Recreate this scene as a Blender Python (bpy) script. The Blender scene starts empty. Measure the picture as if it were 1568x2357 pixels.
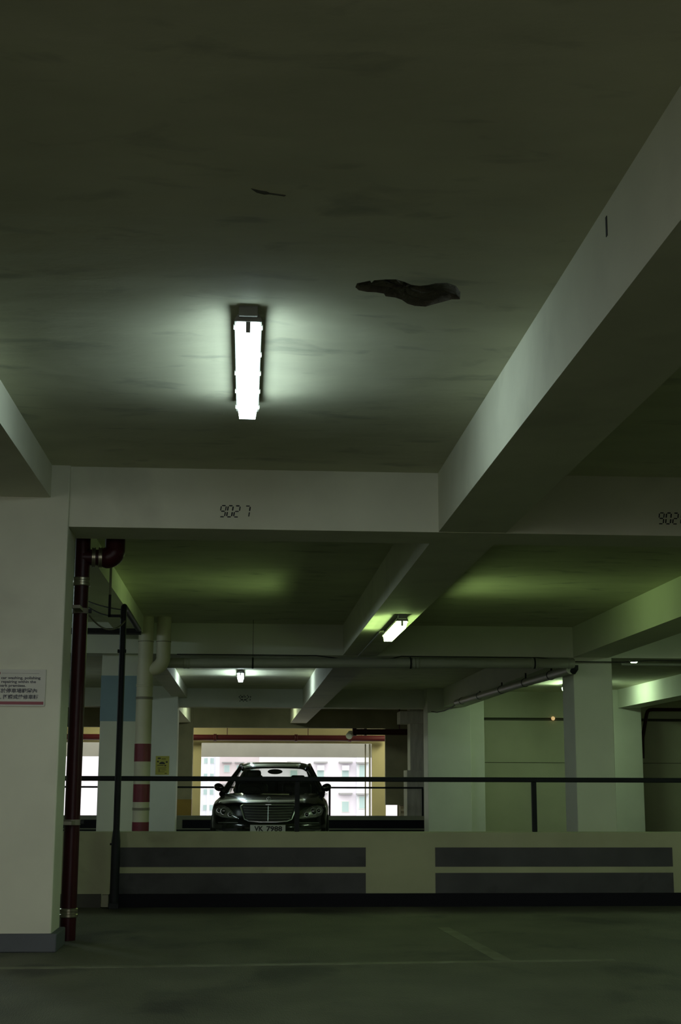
import bpy, bmesh, math, random
from mathutils import Vector, Matrix

random.seed(7)
S = bpy.context.scene
COL = S.collection
PI = math.pi

# ------------------------------------------------------------------ camera, sky, exposure
CAM_YAW, CAM_PITCH, CAM_ROLL, FPX = 0.067834, 0.194246, 0.0031562, 3166.6
cam_d = bpy.data.cameras.new('camera')
cam_d.sensor_fit = 'VERTICAL'
cam_d.sensor_height = 36.0
cam_d.lens = FPX / 2357.0 * 36.0
cam_d.clip_end = 1200
cam = bpy.data.objects.new('camera', cam_d)
COL.objects.link(cam)
fw = Vector((math.sin(CAM_YAW) * math.cos(CAM_PITCH), math.cos(CAM_YAW) * math.cos(CAM_PITCH), math.sin(CAM_PITCH)))
rt = Vector((math.cos(CAM_YAW), -math.sin(CAM_YAW), 0))
up = rt.cross(fw)
r2 = rt * math.cos(CAM_ROLL) + up * math.sin(CAM_ROLL)
u2 = up * math.cos(CAM_ROLL) - rt * math.sin(CAM_ROLL)
m = Matrix((r2, u2, -fw)).transposed().to_4x4()
m.translation = Vector((0, 0, 1.14))
cam.matrix_world = m
S.camera = cam

SKY = 2.65                       # overcast daylight, the same all round
world = bpy.data.worlds.new('overcast_sky')
S.world = world
world.use_nodes = True
wn = world.node_tree
wn.nodes['Background'].inputs[0].default_value = (0.98, 0.98, 0.94, 1)
wn.nodes['Background'].inputs[1].default_value = SKY

S.view_settings.view_transform = 'Standard'
S.view_settings.look = 'None'
S.view_settings.exposure = 0.0
S.view_settings.gamma = 1.0
S.view_settings.use_curve_mapping = False
S.cycles.use_denoising = True
S.cycles.max_bounces = 10
S.cycles.diffuse_bounces = 6
S.cycles.sample_clamp_indirect = 4.0
S.cycles.caustics_reflective = False
S.cycles.caustics_refractive = False


# ------------------------------------------------------------------ materials
MATS = {}


def mat(name, col, rough=0.6, metal=0.0, var=0.0, vscale=3.0, stretch=(1, 1, 1), bump=0.0, bscale=20.0,
        bstretch=(1, 1, 1), coat=0.0, spec=0.5, dirt=None, dirt_scale=1.5, dirt_lo=0.55, dirt_hi=0.75,
        emit=None, estr=0.0, detail=5.0):
    if name in MATS:
        return MATS[name]
    M = bpy.data.materials.new(name)
    M.use_nodes = True
    nt = M.node_tree
    N, L = nt.nodes, nt.links
    b = N['Principled BSDF']
    b.inputs['Base Color'].default_value = (*col, 1)
    b.inputs['Roughness'].default_value = rough
    b.inputs['Metallic'].default_value = metal
    b.inputs['Specular IOR Level'].default_value = spec
    if coat:
        b.inputs['Coat Weight'].default_value = coat
        b.inputs['Coat Roughness'].default_value = 0.03
    if emit:
        b.inputs['Emission Color'].default_value = (*emit, 1)
        b.inputs['Emission Strength'].default_value = estr
    geo = N.new('ShaderNodeNewGeometry')

    def noise(scale, st, det, dist=0.0):
        mp = N.new('ShaderNodeMapping')
        mp.inputs['Scale'].default_value = st
        L.new(geo.outputs['Position'], mp.inputs['Vector'])
        n = N.new('ShaderNodeTexNoise')
        n.inputs['Scale'].default_value = scale
        n.inputs['Detail'].default_value = det
        n.inputs['Distortion'].default_value = dist
        L.new(mp.outputs['Vector'], n.inputs['Vector'])
        return n
    out = None
    if var:
        n = noise(vscale, stretch, detail)
        r = N.new('ShaderNodeValToRGB')
        r.color_ramp.elements[0].position = 0.3
        r.color_ramp.elements[1].position = 0.7
        lo = tuple(c * (1 - var) for c in col)
        hi = tuple(min(1, c * (1 + var * 0.6)) for c in col)
        r.color_ramp.elements[0].color = (*lo, 1)
        r.color_ramp.elements[1].color = (*hi, 1)
        L.new(n.outputs['Fac'], r.inputs['Fac'])
        out = r.outputs['Color']
    if dirt:
        n = noise(dirt_scale, stretch, 8.0, 0.4)
        r = N.new('ShaderNodeValToRGB')
        r.color_ramp.elements[0].position = dirt_lo
        r.color_ramp.elements[1].position = dirt_hi
        r.color_ramp.elements[0].color = (0, 0, 0, 1)
        r.color_ramp.elements[1].color = (1, 1, 1, 1)
        L.new(n.outputs['Fac'], r.inputs['Fac'])
        mx = N.new('ShaderNodeMix')
        mx.data_type = 'RGBA'
        L.new(r.outputs['Color'], mx.inputs[0])
        if out:
            L.new(out, mx.inputs[6])
        else:
            mx.inputs[6].default_value = (*col, 1)
        mx.inputs[7].default_value = (*dirt, 1)
        out = mx.outputs[2]
    if out:
        L.new(out, b.inputs['Base Color'])
    if bump:
        n = noise(bscale, bstretch, 6.0)
        bp = N.new('ShaderNodeBump')
        bp.inputs['Strength'].default_value = bump
        bp.inputs['Distance'].default_value = 0.02
        L.new(n.outputs['Fac'], bp.inputs['Height'])
        L.new(bp.outputs['Normal'], b.inputs['Normal'])
    MATS[name] = M
    return M


def glass_mat(name, tint, gloss=0.12):
    M = bpy.data.materials.new(name)
    M.use_nodes = True
    nt = M.node_tree
    N, L = nt.nodes, nt.links
    N.remove(N['Principled BSDF'])
    o = N['Material Output']
    t = N.new('ShaderNodeBsdfTransparent')
    t.inputs[0].default_value = (*tint, 1)
    g = N.new('ShaderNodeBsdfGlossy')
    g.inputs['Roughness'].default_value = 0.02
    lw = N.new('ShaderNodeLayerWeight')
    p = N.new('ShaderNodeMath')
    p.operation = 'POWER'
    p.inputs[1].default_value = 4.0
    L.new(lw.outputs['Facing'], p.inputs[0])
    f = N.new('ShaderNodeMath')
    f.operation = 'MULTIPLY_ADD'
    f.inputs[1].default_value = 0.85
    f.inputs[2].default_value = 0.05
    L.new(p.outputs[0], f.inputs[0])
    mx = N.new('ShaderNodeMixShader')
    L.new(f.outputs[0], mx.inputs[0])
    L.new(t.outputs[0], mx.inputs[1])
    L.new(g.outputs[0], mx.inputs[2])
    L.new(mx.outputs[0], o.inputs[0])
    return M


def emit_mat(name, col, s):
    M = bpy.data.materials.new(name)
    M.use_nodes = True
    nt = M.node_tree
    b = nt.nodes['Principled BSDF']
    b.inputs['Base Color'].default_value = (0.8, 0.8, 0.78, 1)
    b.inputs['Roughness'].default_value = 0.35
    b.inputs['Emission Color'].default_value = (*col, 1)
    b.inputs['Emission Strength'].default_value = s
    return M


PAINT = mat('cream_paint', (0.63, 0.635, 0.50), 0.7, var=0.07, vscale=2.2, bump=0.12, bscale=9,
            dirt=(0.42, 0.42, 0.33), dirt_scale=1.1, dirt_lo=0.56, dirt_hi=0.85)
PAINT2 = mat('cream_paint_far', (0.64, 0.66, 0.55), 0.7, var=0.06, vscale=1.5, bump=0.08, bscale=6)
CEIL = mat('ceiling_paint', (0.58, 0.59, 0.43), 0.75, var=0.10, vscale=1.4, stretch=(1, 2.2, 1), bump=0.45,
           bscale=2.6, bstretch=(1.0, 2.0, 1), dirt=(0.36, 0.375, 0.275), dirt_scale=2.1, dirt_lo=0.58, dirt_hi=0.74)
PARAPET = mat('parapet_paint', (0.40, 0.42, 0.25), 0.7, var=0.12, vscale=1.8, bump=0.1, bscale=14,
              dirt=(0.20, 0.20, 0.12), dirt_scale=1.3, dirt_lo=0.58, dirt_hi=0.80)
STRIPE = mat('dark_slate_paint', (0.075, 0.076, 0.076), 0.7, spec=0.2, var=0.2, vscale=3, dirt=(0.02, 0.02, 0.022), dirt_scale=1.6)
PLINTH = mat('black_kerb_paint', (0.012, 0.012, 0.016), 0.8, spec=0.1)
PLINTH2 = mat('slate_plinth_paint', (0.075, 0.085, 0.095), 0.6, var=0.15)
FLOORM = mat('worn_concrete', (0.120, 0.121, 0.080), 0.6, var=0.30, vscale=1.6, stretch=(1, 0.7, 1), bump=0.5,
             bscale=60, bstretch=(2.2, 0.35, 1), dirt=(0.050, 0.050, 0.036), dirt_scale=1.3, dirt_lo=0.55, dirt_hi=0.66)
LINEP = mat('worn_line_paint', (0.20, 0.21, 0.14), 0.6, var=0.2, vscale=5, dirt=(0.135, 0.14, 0.085), dirt_scale=4.0,
            dirt_lo=0.42, dirt_hi=0.6)
SPALL = mat('broken_concrete', (0.095, 0.085, 0.060), 0.95, var=0.45, vscale=16, bump=0.9, bscale=40)
SCAR = mat('plaster_scar', (0.10, 0.10, 0.08), 0.9, var=0.4, vscale=30)
STENCIL = mat('black_stencil_paint', (0.016, 0.017, 0.02), 0.7)
STENCIL2 = mat('faded_stencil_paint', (0.10, 0.12, 0.11), 0.8)
REDP = mat('maroon_pipe_paint', (0.034, 0.004, 0.006), 0.38, var=0.2, vscale=6, spec=0.22)
REDF = mat('red_pipe_paint', (0.08, 0.006, 0.014), 0.45)
REDB = mat('red_band_paint', (0.15, 0.012, 0.028), 0.45, var=0.15, vscale=8)
COUPL = mat('zinc_coupling', (0.30, 0.28, 0.20), 0.30, metal=0.85)
STRAP = mat('grey_strap', (0.22, 0.20, 0.15), 0.5)
BLACKM = mat('black_steel', (0.012, 0.014, 0.016), 0.6, spec=0.25)
RAILM = mat('dark_green_steel', (0.010, 0.013, 0.013), 0.6, spec=0.2)
CREAMP = mat('cream_pipe_paint', (0.52, 0.50, 0.37), 0.5, var=0.08, vscale=4)
GREYP = mat('grey_pvc', (0.30, 0.31, 0.26), 0.5, var=0.08, vscale=3)
CABLE = mat('black_cable', (0.016, 0.016, 0.014), 0.6)
CABLE2 = mat('brown_cable', (0.09, 0.075, 0.04), 0.6)
BLUEB = mat('blue_band_paint', (0.21, 0.31, 0.355), 0.65, var=0.05)
MUST = mat('mustard_band_paint', (0.24, 0.16, 0.03), 0.65, var=0.1)
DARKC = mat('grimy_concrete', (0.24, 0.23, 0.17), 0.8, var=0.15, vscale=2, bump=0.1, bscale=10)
ROUGHC = mat('rough_render', (0.52, 0.51, 0.45), 0.9, var=0.2, vscale=5, stretch=(2.5, 2.5, 0.5), bump=0.5, bscale=12)
YELW = mat('yellow_wall_paint', (0.66, 0.61, 0.38), 0.7, var=0.06, vscale=1.5)
LINTEL = mat('pale_grey_render', (0.38, 0.38, 0.34), 0.8, var=0.08, vscale=2)
PANELM = mat('back_wall_panel', (0.46, 0.47, 0.33), 0.7, var=0.08, vscale=1.2)
SIGNW = mat('sign_white', (0.42, 0.43, 0.345), 0.35, var=0.05, vscale=8)
SIGNR = mat('sign_red', (0.20, 0.012, 0.022), 0.45)
SIGNK = mat('sign_ink', (0.03, 0.035, 0.045), 0.5)
POSTY = mat('poster_yellow', (0.42, 0.39, 0.06), 0.6, var=0.1, vscale=8)
POSTK = mat('poster_ink', (0.02, 0.02, 0.01), 0.6)
POSTG = mat('poster_faint_ink', (0.20, 0.18, 0.03), 0.6)
HOUSING = mat('grey_lamp_housing', (0.16, 0.16, 0.14), 0.5)
ENDCAP = mat('lamp_clip_plastic', (0.55, 0.55, 0.50), 0.4)
CARP = mat('black_car_paint', (0.005, 0.006, 0.006), 0.16, coat=0.8, spec=0.25)
CARK = mat('black_plastic', (0.010, 0.010, 0.011), 0.5)
CARI = mat('dark_leather', (0.012, 0.012, 0.012), 0.6)
CHROME = mat('chrome', (0.75, 0.78, 0.80), 0.30, metal=1.0)
LENSM = mat('headlight_reflector', (0.30, 0.31, 0.30), 0.18, metal=0.75, var=0.5, vscale=14)
LENSD = mat('projector_lens', (0.02, 0.025, 0.025), 0.05, coat=1.0)
PLATEM = mat('plate_white', (0.62, 0.64, 0.62), 0.35)
TYRE = mat('tyre_rubber', (0.012, 0.012, 0.012), 0.8)
RIM = mat('alloy_rim', (0.4, 0.4, 0.4), 0.3, metal=0.9)
GLASS = glass_mat('tinted_glass', (0.86, 0.90, 0.86))
GLASSD = glass_mat('dark_tinted_glass', (0.74, 0.78, 0.74))
FAC1 = mat('facade_pink_white', (0.80, 0.75, 0.82), 0.9, var=0.03, vscale=0.3)
FAC2 = mat('facade_grey_white', (0.76, 0.78, 0.86), 0.9, var=0.05, vscale=0.2)
FAC3 = mat('facade_rose', (0.66, 0.60, 0.61), 0.9, var=0.08, vscale=0.3)
FAC4 = mat('facade_cool_white', (0.72, 0.75, 0.80), 0.9)
FPANE = mat('facade_pane', (0.40, 0.54, 0.53), 0.2)
FHOOD = mat('facade_hood', (0.33, 0.33, 0.33), 0.8)
FAC_AC = mat('cooler_white', (0.85, 0.87, 0.92), 0.6)
ROAD = mat('street_surface', (0.25, 0.25, 0.24), 0.9)
WHITEF = mat('white_window_frame', (0.70, 0.71, 0.68), 0.5)


# ------------------------------------------------------------------ helpers
def link(name, me, material=None, parent=None):
    o = bpy.data.objects.new(name, me)
    COL.objects.link(o)
    if material is not None and me is not None and not me.materials:
        me.materials.append(material)
    if parent is not None:
        o.parent = parent
    return o


def obj(name, bm, material, parent=None, smooth=False):
    me = bpy.data.meshes.new(name)
    bmesh.ops.recalc_face_normals(bm, faces=bm.faces[:])
    bm.to_mesh(me)
    bm.free()
    if smooth:
        for p in me.polygons:
            p.use_smooth = True
    return link(name, me, material, parent)


def empty(name, loc, rz=0.0):
    o = bpy.data.objects.new(name, None)
    o.location = loc
    o.rotation_euler = (0, 0, rz)
    o.empty_display_size = 0.2
    COL.objects.link(o)
    return o


def tag(o, label=None, cat=None, group=None, kind=None):
    if label:
        o['label'] = label
    if cat:
        o['category'] = cat
    if group:
        o['group'] = group
    if kind:
        o['kind'] = kind
    return o


def struct(o, label, cat):
    return tag(o, label, cat, kind='structure')


def bx(bm, x0, x1, y0, y1, z0, z1, bev=0.0):
    vs = [bm.verts.new((x, y, z)) for z in (z0, z1) for y in (y0, y1) for x in (x0, x1)]
    fs = [(0, 1, 3, 2), (4, 6, 7, 5), (0, 4, 5, 1), (2, 3, 7, 6), (0, 2, 6, 4), (1, 5, 7, 3)]
    faces = [bm.faces.new([vs[i] for i in f]) for f in fs]
    if bev:
        es = list({e for f in faces for e in f.edges})
        bmesh.ops.bevel(bm, geom=es, offset=bev, segments=2, profile=0.5, affect='EDGES')
    return bm


def box(name, x0, x1, y0, y1, z0, z1, material, parent=None, bev=0.0):
    return obj(name, bx(bmesh.new(), x0, x1, y0, y1, z0, z1, bev), material, parent)


def tube_bm(bm, pts, r, n=16, caps=True):
    """tube along a polyline; r a number or a list"""
    pts = [Vector(p) for p in pts]
    rs = r if isinstance(r, (list, tuple)) else [r] * len(pts)
    rings = []
    a0 = None
    for i, p in enumerate(pts):
        if i == 0:
            d = pts[1] - p
        elif i == len(pts) - 1:
            d = p - pts[i - 1]
        else:
            d = (pts[i + 1] - p).normalized() + (p - pts[i - 1]).normalized()
        d.normalize()
        if a0 is None:
            a0 = d.orthogonal().normalized()
        a0 = (a0 - d * a0.dot(d)).normalized()
        b0 = d.cross(a0)
        rings.append([bm.verts.new(p + (a0 * math.cos(2 * PI * k / n) + b0 * math.sin(2 * PI * k / n)) * rs[i])
                      for k in range(n)])
    for a, b in zip(rings, rings[1:]):
        for k in range(n):
            bm.faces.new((a[k], a[(k + 1) % n], b[(k + 1) % n], b[k]))
    if caps:
        bm.faces.new(rings[0][::-1])
        bm.faces.new(rings[-1])
    return bm


def tube(name, pts, r, material, parent=None, n=16):
    return smooth_obj(name, tube_bm(bmesh.new(), pts, r, n), material, parent)


def smooth_obj(name, bm, material, parent=None, ang=40):
    o = obj(name, bm, material, parent, smooth=True)
    me = o.data
    bm2 = bmesh.new()
    bm2.from_mesh(me)
    lim = math.radians(ang)
    for e in bm2.edges:
        if len(e.link_faces) == 2 and e.calc_face_angle(0) > lim:
            e.smooth = False
    bm2.to_mesh(me)
    bm2.free()
    return o


def arc(c, r, a0, a1, plane, n=8):
    """arc points about c in plane ('xz','xy','yz')"""
    out = []
    for i in range(n + 1):
        a = a0 + (a1 - a0) * i / n
        u, v = r * math.cos(a), r * math.sin(a)
        p = {'xz': (u, 0, v), 'xy': (u, v, 0), 'yz': (0, u, v)}[plane]
        out.append(Vector(c) + Vector(p))
    return out


def prism(name, poly, y0, y1, material, parent=None, smooth=False):
    """poly of (x,z) extruded along y"""
    bm = bmesh.new()
    a = [bm.verts.new((x, y0, z)) for x, z in poly]
    b = [bm.verts.new((x, y1, z)) for x, z in poly]
    n = len(poly)
    bm.faces.new(a)
    bm.faces.new(b[::-1])
    for i in range(n):
        bm.faces.new((a[i], b[i], b[(i + 1) % n], a[(i + 1) % n]))
    return obj(name, bm, material, parent, smooth)


def text(name, body, size, loc, material, parent, width=None, align='LEFT', rot=(PI / 2, 0, 0), bold=0.0):
    cu = bpy.data.curves.new(name, 'FONT')
    cu.body = body
    cu.size = size
    cu.align_x = align
    cu.align_y = 'CENTER'
    cu.offset = bold
    cu.extrude = 0.0006
    cu.resolution_u = 3
    t = bpy.data.objects.new(name, cu)
    COL.objects.link(t)
    bpy.context.view_layer.update()
    me = bpy.data.meshes.new_from_object(t.evaluated_get(bpy.context.evaluated_depsgraph_get()))
    bpy.data.objects.remove(t)
    bpy.data.curves.remove(cu)
    me.materials.clear()
    o = link(name, me, material, parent)
    if width and len(me.vertices):
        xs = [v.co.x for v in me.vertices]
        k = width / max(1e-6, max(xs) - min(xs))
        for v in me.vertices:
            v.co.x *= k
    o.rotation_euler = rot
    o.location = loc
    return o


SEG = {'9': 'abcdfg', '0': 'abcdef', '2': 'abged', '7': 'abc', '8': 'abcdefg', '1': 'bc'}


def seven_seg(name, digits, x0, z0, y, w, h, pitch, material, parent, slant=0.18, thick=0.0092, step=None):
    """slanted stencilled digits on a wall facing -Y, each digit one piece"""
    for i, d in enumerate(digits):
        bm = bmesh.new()
        ox = x0 + (step[i] if step else i * pitch)
        rnd = random.Random(i * 13 + len(digits))

        def seg(xa, za, xb, zb):
            t = thick * rnd.uniform(0.85, 1.2)
            dx, dz = xb - xa, zb - za
            L = math.hypot(dx, dz)
            nx, nz = -dz / L * t / 2, dx / L * t / 2
            ex, ez = dx / L * t * 0.45, dz / L * t * 0.45
            P = [(xa + ex + nx, za + ez + nz), (xb - ex + nx, zb - ez + nz), (xb - ex * .2, zb - ez * .2),
                 (xb - ex - nx, zb - ez - nz), (xa + ex - nx, za + ez - nz), (xa + ex * .2, za + ez * .2)]
            P = [(ox + px + slant * pz, z0 + pz) for px, pz in P]
            f = [bm.verts.new((px, y - 0.0015, pz)) for px, pz in P]
            b = [bm.verts.new((px, y + 0.001, pz)) for px, pz in P]
            bm.faces.new(f)
            for k in range(6):
                bm.faces.new((f[k], b[k], b[(k + 1) % 6], f[(k + 1) % 6]))
        g = thick * 0.32
        S7 = {'a': (g, h, w - g, h), 'b': (w, h - g, w, h / 2 + g), 'c': (w, h / 2 - g, w, g), 'd': (g, 0, w - g, 0),
              'e': (0, g, 0, h / 2 - g), 'f': (0, h / 2 + g, 0, h - g), 'g': (g, h / 2, w - g, h / 2)}
        for s in SEG[d]:
            seg(*S7[s])
        obj('stencilled_digit', bm, material, parent)


# ------------------------------------------------------------------ the structure
ZC, ZS = 3.405, 2.96
XL, XR = -9.0, 13.0
YB = -2.2                        # open edge of the deck behind the camera

# floor: level, falling gently towards the far parapet
bm = bmesh.new()
ys = [YB, 27.0, 34.0, 47.2]
zt = [0.0, 0.0, -0.13, -0.13]
top = [[bm.verts.new((x, y, z)) for x in (XL - .3, XR + .3)] for y, z in zip(ys, zt)]
bot = [[bm.verts.new((x, y, -0.4)) for x in (XL - .3, XR + .3)] for y in ys]
for i in range(3):
    bm.faces.new((top[i][0], top[i][1], top[i + 1][1], top[i + 1][0]))
    bm.faces.new((bot[i][0], bot[i + 1][0], bot[i + 1][1], bot[i][1]))
    bm.faces.new((top[i][0], top[i + 1][0], bot[i + 1][0], bot[i][0]))
    bm.faces.new((top[i][1], bot[i][1], bot[i + 1][1], top[i + 1][1]))
bm.faces.new((top[0][0], bot[0][0], bot[0][1], top[0][1]))
bm.faces.new((top[3][0], top[3][1], bot[3][1], bot[3][0]))
floor = struct(obj('floor', bm, FLOORM), 'dark worn concrete car park floor with faint bay lines', 'floor')


def flat(name, pts, material, parent, z=0.002):
    bm = bmesh.new()
    t = [bm.verts.new((x, y, z)) for x, y in pts]
    b = [bm.verts.new((x, y, z - 0.003)) for x, y in pts]
    bm.faces.new(t)
    n = len(pts)
    for i in range(n):
        bm.faces.new((t[i], b[i], b[(i + 1) % n], t[(i + 1) % n]))
    return obj(name, bm, material, parent)


flat('bay_line', [(-2.6, 8.96), (2.45, 9.26), (2.45, 9.35), (-2.6, 9.05)], LINEP, floor)
flat('bay_line', [(1.66, 9.34), (1.77, 9.345), (1.66, 11.4), (1.56, 11.4)], LINEP, floor)

# ceiling slab with the spalled hole cut out of it
SP = [(0.478, 6.068), (0.482, 6.016), (0.512, 5.997), (0.539, 5.978), (0.548, 6.005), (0.557, 5.972), (0.613, 5.956),
      (0.657, 5.952), (0.70, 5.983), (0.737, 6.019), (0.774, 6.028), (0.811, 6.014), (0.844, 5.988), (0.897, 5.979),
      (0.943, 6.015), (0.976, 6.093), (0.989, 6.193), (0.95, 6.196), (0.914, 6.235), (0.876, 6.269), (0.839, 6.309),
      (0.785, 6.301), (0.746, 6.273), (0.713, 6.221), (0.679, 6.193), (0.631, 6.179), (0.62, 6.144), (0.581, 6.13),
      (0.538, 6.127), (0.497, 6.107)]
bm = bmesh.new()
OUT = [(XL - .3, YB), (XR + .3, YB), (XR + .3, 47.2), (XL - .3, 47.2)]
ov = [bm.verts.new((x, y, ZC)) for x, y in OUT]
iv = [bm.verts.new((x, y, ZC)) for x, y in SP]
es = [bm.edges.new((l[i], l[(i + 1) % len(l)])) for l in (ov, iv) for i in range(len(l))]
bmesh.ops.triangle_fill(bm, use_beauty=True, edges=es)
# drop any triangles that filled the hole itself
cenx, ceny = sum(p[0] for p in SP) / len(SP), sum(p[1] for p in SP) / len(SP)
ivs = set(iv)
kill = [f for f in bm.faces if all(v in ivs for v in f.verts)]


def inside(px, py, poly):
    c = False
    j = len(poly) - 1
    for i in range(len(poly)):
        xi, yi = poly[i]
        xj, yj = poly[j]
        if (yi > py) != (yj > py) and px < (xj - xi) * (py - yi) / (yj - yi) + xi:
            c = not c
        j = i
    return c


kill = [f for f in kill if inside(f.calc_center_median().x, f.calc_center_median().y, SP)]
bmesh.ops.delete(bm, geom=kill, context='FACES_ONLY')
o2 = [bm.verts.new((x, y, ZC + 0.3)) for x, y in OUT]
bm.faces.new(o2)
for i in range(4):
    bm.faces.new((ov[i], ov[(i + 1) % 4], o2[(i + 1) % 4], o2[i]))
ceiling = struct(obj('ceiling', bm, CEIL), 'dim painted concrete ceiling slab between the beams', 'ceiling')

# the broken recess: ragged rim, sloping sides, lumpy bed
bm = bmesh.new()
rings = []
rnd = random.Random(3)
for k, (sc, dz) in enumerate([(1.0, 0.0), (0.93, 0.018), (0.72, 0.028), (0.42, 0.024), (0.15, 0.03)]):
    rings.append([bm.verts.new((cenx + (x - cenx) * sc + (rnd.uniform(-.008, .008) if k else 0),
                                ceny + (y - ceny) * sc + (rnd.uniform(-.006, .006) if k else 0),
                                ZC + dz * (rnd.uniform(.5, 1.4) if k else 1))) for x, y in SP])
n = len(SP)
for a, b in zip(rings, rings[1:]):
    for i in range(n):
        bm.faces.new((a[i], a[(i + 1) % n], b[(i + 1) % n], b[i]))
bm.faces.new(rings[-1])
tag(obj('spalled_patch', bm, SPALL, ceiling), 'dark brown broken patch where the plaster fell off')


def scar(name, pts, z, parent, depth=0.002):
    bm = bmesh.new()
    a = [bm.verts.new((x, y, z - depth)) for x, y in pts]
    b = [bm.verts.new((x, y, z + 0.001)) for x, y in pts]
    bm.faces.new(a)
    k = len(pts)
    for i in range(k):
        bm.faces.new((a[i], b[i], b[(i + 1) % k], a[(i + 1) % k]))
    return obj(name, bm, SCAR, parent)


scar('plaster_scar', [(-.012, 5.015), (.02, 5.03), (.05, 5.04), (.06, 5.05), (.125, 5.068), (.12, 5.077), (.06, 5.062),
                      (.04, 5.066), (.01, 5.05)], ZC, ceiling)


def beam(name, x0, x1, y0, y1, z0, label, material=PAINT, z1=ZC + 0.02):
    return struct(box(name, x0, x1, y0, y1, z0, z1, material), label, 'beam')


MAIN = beam('long_beam', 1.402, 1.905, YB, 43.6, ZS, 'deep concrete beam running from the near bay past the black car')
bm = bmesh.new()
bx(bm, 1.3995, 1.403, 5.055, 5.075, 3.272, 3.355)
obj('paint_scar', bm, STENCIL, MAIN)
beam('long_beam', -1.79, -1.437, YB, 34.2, 3.165, 'shallow concrete beam above the column with the warning sign')
beam('long_beam', -2.08, -1.70, 34.7, 43.6, ZS, 'short far beam above the mustard banded pillar', PAINT2)
beam('long_beam', 4.8, 5.33, YB, 34.2, ZS, 'concrete beam over the pillar where the grey drain pipes meet', PAINT2)
beam('long_beam', 9.12, 9.62, 10.4, 34.2, ZS, 'green lit beam over the pillar beside the red corner pipe', PAINT2)
CB1 = beam('cross_beam', XL, XR, 9.93, 10.42, ZS - .003, 'wide cross beam with black stencilled bay numbers')
CB2 = beam('cross_beam', XL, XR, 20.0, 20.5, ZS - .003, 'cross beam with the long grey drain pipe hung along it', PAINT2)
CB3 = beam('cross_beam', XL, 4.6, 34.2, 34.7, ZS - .003, 'distant cross beam with a faded bay number above the car', PAINT2)
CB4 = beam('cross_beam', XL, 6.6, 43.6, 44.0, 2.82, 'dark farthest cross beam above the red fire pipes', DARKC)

seven_seg('n', '9027', -0.213, 3.048, 9.93, 0.036, 0.083, 0.058, STENCIL, CB1, slant=0.14,
          step=[0, 0.051, 0.102, 0.176])
seven_seg('n', '9028', 3.060, 3.048, 9.93, 0.036, 0.083, 0.058, STENCIL, CB1, slant=0.14,
          step=[0, 0.054, 0.108, 0.170])
seven_seg('n', '9021', -0.17, 3.10, 34.2, 0.055, 0.14, 0.08, STENCIL2, CB3, slant=0.1, thick=0.03,
          step=[0, 0.085, 0.17, 0.22])


def column(x0, x1, y0, y1, label, material=PAINT, z0=0.0, z1=ZC + .02, bev=0.012):
    return struct(box('column', x0, x1, y0, y1, z0, z1, material, bev=bev), label, 'column')


COL1 = column(-2.06, -1.303, 9.90, 10.33, 'broad cream column carrying the car washing warning sign')
box('plinth', -2.09, -1.262, 9.872, 10.35, 0.0, 0.122, PLINTH2, COL1, bev=0.008)
COLB = column(-2.09, -1.40, 20.2, 20.75, 'cream column with a blue painted band behind the black standpipe', PAINT2)
box('blue_band', -2.094, -1.396, 20.196, 20.754, 1.998, 2.652, BLUEB, COLB)
COLL = column(-2.34, -1.62, 33.45, 34.2, 'pale column with the yellow notice pasted on it', PAINT2, z0=-.13)
COLC = column(4.80, 5.378, 20.02, 20.75, 'square pillar at the end of the long grey pipe', PAINT2)
COLA = column(4.41, 5.465, 33.5, 34.3, 'very wide grey column between the far railing and the right hand wall', PAINT2, z0=-.13)
column(5.467, 5.815, 33.62, 34.45, 'narrow pale pillar against the very wide grey column', PAINT2, z0=-.13)
column(8.99, 9.69, 33.5, 34.4, 'pale pillar under the green lit beam by the red corner pipe', PAINT2, z0=-.13)
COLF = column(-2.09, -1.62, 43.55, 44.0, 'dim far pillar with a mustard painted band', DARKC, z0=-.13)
box('mustard_band', -2.095, -1.615, 43.54, 44.005, 0.12, 0.62, MUST, COLF)
# rough rendered pier behind the wide column
PIER = struct(box('pier', 4.30, 5.2, 36.2, 36.8, 1.42, ZC, ROUGHC, bev=0.01), 'rough rendered pier behind the wide grey column', 'pier')
box('pier_base', 4.20, 5.2, 36.1, 36.85, -0.13, 1.46, ROUGHC, PIER, bev=0.01)
box('pier_head', 4.03, 5.2, 36.1, 36.85, 2.66, 2.98, ROUGHC, PIER, bev=0.01)

# low parapet wall with painted stripes, railing on top
PW = struct(box('wall_parapet', XL, XR, 13.32, 13.50, 0.0, 0.682, PARAPET, bev=0.006),
            'low cream parapet wall with dark painted stripes below the railing', 'wall')
for x0, x1 in ((-1.155, 1.154), (1.815, 4.103), (4.76, 7.05)):
    for z0, z1 in ((0.363, 0.540), (0.122, 0.306)):
        box('stripe', x0, x1, 13.313, 13.323, z0, z1, STRIPE, PW)
box('kerb_band', -1.235, XR, 13.302, 13.323, 0.0, 0.121, PLINTH, PW)
box('skirting_band', XL, -1.31, 13.312, 13.323, 0.0, 0.121, mat('brown_skirting', (0.05, 0.05, 0.035), 0.7), PW)


def railing(y, x0, x1, ztop, zbase, posts, thick, pw, label, endpost=None):
    r = empty('railing', (x0, y, zbase))
    tag(r, label, 'railing')
    bm = bx(bmesh.new(), 0, x1 - x0, -thick / 2, thick / 2, ztop - zbase - thick, ztop - zbase, thick * .2)
    obj('top_rail', bm, RAILM, r)
    for p in posts:
        obj('post', bx(bmesh.new(), p - x0 - pw / 2, p - x0 + pw / 2, -pw / 2, pw / 2, 0, ztop - zbase - thick + .002, pw * .12), RAILM, r)
    return r


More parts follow.
